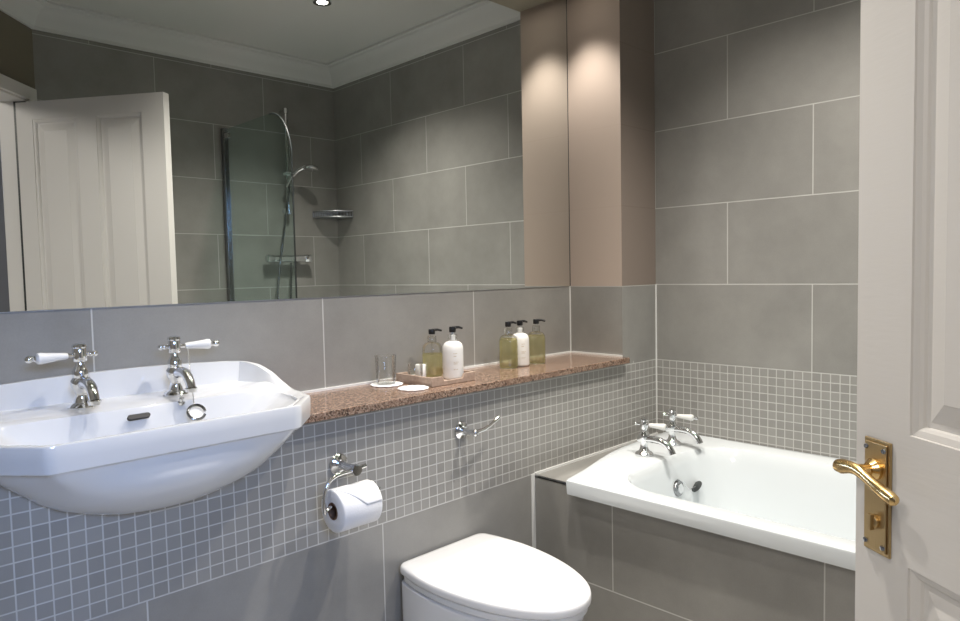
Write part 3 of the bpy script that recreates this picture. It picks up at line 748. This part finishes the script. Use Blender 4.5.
M['satin'] = simple('satin_wire', (.42, .43, .44), .38, metal=1)
# corner basket
bk = thing('corner_basket', (-.1, YW+.1, .41), 'chrome wire soap basket in the shower corner', 'basket')
def arc(r, z, n=16): return [(-.004-r*math.cos(PI/2*i/n), YW+.004+r*math.sin(PI/2*i/n), z) for i in range(n+1)]
rimb = MB()
for z_ in (.450, .415):
    rimb.tube(arc(.17, z_), .004, 8); rimb.tube([(-.17,YW+.006,z_),(-.006,YW+.006,z_)], .004, 8); rimb.tube([(-.006,YW+.006,z_),(-.006,YW+.17,z_)], .004, 8)
build('rim_wire', rimb, 'satin', bk)
wr = MB()
for p, q_ in zip(arc(.17,.450,14), arc(.17,.415,14)): wr.tube([p, q_], .0022, 6)
for i in range(1, 12):
    xx = -.17*i/12; wr.tube([(xx, YW+.006, .415), (xx, YW+.004+math.sqrt(max(0,.0289-xx*xx)), .415)], .0022, 6)
    wr.tube([(xx, YW+.006, .415), (xx, YW+.006, .45)], .0022, 6)
build('basket_wire', wr, 'satin', bk)
# bath screen
sc_ = thing('bath_screen', (-.722, YW, ZR), 'clear glass bath screen with rounded top corner and grey wall post', 'shower screen')
y0s, y1s, zt = YW+.03, -1.045, .87
pl = [(y0s, ZR+.006), (y1s, ZR+.006), (y1s, zt-.24)] + [(y1s-.20+.20*math.cos(PI/2*i/12), zt-.24+.24*math.sin(PI/2*i/12)) for i in range(1, 13)] + [(y0s, zt)]
build('glass_pane', MB().prism(pl, 'X', -.7245, -.7185), 'screen_glass', sc_, smooth=0)
build('wall_post', MB().box((-.735,YW,ZR+.003), (-.708,YW+.036,zt+.01)), 'dark_chrome', sc_, smooth=0, bevel=.004)
build('edge_strip', MB().tube([(-.7215, y, z) for y, z in pl[1:-1]], .0042, 8), 'seal', sc_)
build('hinge_cap', MB().box((-.732,YW+.036,zt-.05), (-.712,YW+.075,zt-.02)), 'chrome', sc_, smooth=0, bevel=.003)

# ------------------------------------------------------------------ lights
def spot(name, loc, energy, size, blend_, col, target=None, parent=None, rad=.03):
    l = bpy.data.lights.new(name, 'SPOT'); l.energy = energy; l.spot_size = math.radians(size); l.spot_blend = blend_; l.color = col; l.shadow_soft_size = rad
    o = bpy.data.objects.new(name, l); COL.objects.link(o)
    w = Vector((loc[0], loc[1], loc[2]+ZO))
    if target is not None:
        d = Vector((target[0], target[1], target[2]+ZO)) - w
        o.rotation_euler = d.to_track_quat('-Z', 'Y').to_euler()
    if parent is not None: o.parent = parent; o.location = w - Vector(ROOT[parent])
    else: o.location = w
    return o
WARM = (1, .945, .87)
def downlight(x, y, z, label, energy, size=95, group='recessed downlights', target=None, bl=.8, col=WARM):
    t = thing('ceiling_light', (x, y, z), label, 'light', group)
    build('bezel', MB().lathe([(.026,-.001),(.040,-.001),(.043,-.003),(.042,-.006),(.032,-.007),(.026,-.004)], (x,y,z), caps=False), 'chrome', t)
    build('lens', MB().lathe([(.0,-.0015),(.026,-.0015),(.024,-.004),(.0,-.006)], (x,y,z), caps=False), 'lens', t)
    spot('spot_lamp', (x, y, z-.015), energy, size, bl, col, target, t)
downlight(-.635, -.872, CEIL, 'recessed ceiling spotlight reflected bright at the top of the mirror', 104, 122, bl=1.0)
downlight(-1.25, -.50, CEIL, 'recessed ceiling spotlight over the toilet', 76, 122, bl=1.0)
downlight(-1.95, -.55, CEIL, 'added fill spotlight in the ceiling in front of the basin', 28, 130, bl=1.0)  # unseen lamp, added for more bounce light in the room
downlight(-.40, -.50, CEIL, 'added fill spotlight in the ceiling over the bath taps', 14, 92, bl=1.0)  # lamp added above the view to brighten the tap end of the bath
downlight(-.40, .13, 1.14, 'recessed spotlight in the soffit over the three bottles', 24, 84, bl=.7)
downlight(-1.10, .185, 1.14, 'recessed spotlight in the soffit over the wooden tray', 40, 70)
downlight(-1.83, .13, 1.14, 'recessed spotlight in the soffit over the basin', 9, 95)

def area(name, loc, tgt, size, energy, col):
    l = bpy.data.lights.new(name, 'AREA'); l.energy = energy; l.shape = 'RECTANGLE'; l.size = size[0]; l.size_y = size[1]; l.color = col
    o = bpy.data.objects.new(name, l); COL.objects.link(o)
    w = Vector((loc[0], loc[1], loc[2]+ZO)); o.location = w
    d = Vector((tgt[0], tgt[1], tgt[2]+ZO)) - w; o.rotation_euler = d.to_track_quat('-Z', 'Y').to_euler()
    return o
hw_ = area('hall_window_light', (-2.75,-3.1,.7), (-2.45,0,-.5), (.8,.8), 9, (.38,.56,1.0)); hw_.data.spread = math.radians(60)
area('hall_fill_light', (-3.6,-1.2,1.2), (-2.8,-1.4,-1), (.7,.7), 24, (1,.93,.86))  # added neutral fill from the hallway so the door is lit

w = bpy.data.worlds.new('world'); SC.world = w; w.use_nodes = True
w.node_tree.nodes['Background'].inputs[0].default_value = (.75,.82,1,1); w.node_tree.nodes['Background'].inputs[1].default_value = .3

# ------------------------------------------------------------------ camera
yaw, pitch, roll, F = .7757, -.055, -.0204, 696.5443
f = Vector((math.sin(yaw)*math.cos(pitch), math.cos(yaw)*math.cos(pitch), math.sin(pitch)))
r = Vector((math.cos(yaw), -math.sin(yaw), 0)); u = r.cross(f)
r2 = math.cos(roll)*r + math.sin(roll)*u; u2 = -math.sin(roll)*r + math.cos(roll)*u
cd = bpy.data.cameras.new('camera'); cam = bpy.data.objects.new('camera', cd); COL.objects.link(cam)
cd.sensor_width = 36; cd.sensor_fit = 'HORIZONTAL'; cd.lens = F/960*36; cd.clip_start = .02
mw = Matrix((( r2.x, u2.x, -f.x, -2.4477), (r2.y, u2.y, -f.y, -1.4917), (r2.z, u2.z, -f.z, .063+ZO), (0,0,0,1)))
cam.matrix_world = mw
SC.camera = cam
SC.view_settings.view_transform = 'Standard'; SC.view_settings.look = 'None'; SC.view_settings.exposure = .14
SC.cycles.use_denoising = True
SC.cycles.max_bounces = 10; SC.cycles.transparent_max_bounces = 24; SC.cycles.glossy_bounces = 6; SC.cycles.diffuse_bounces = 5
SC.cycles.sample_clamp_indirect = 6
SC.cycles.caustics_reflective = False
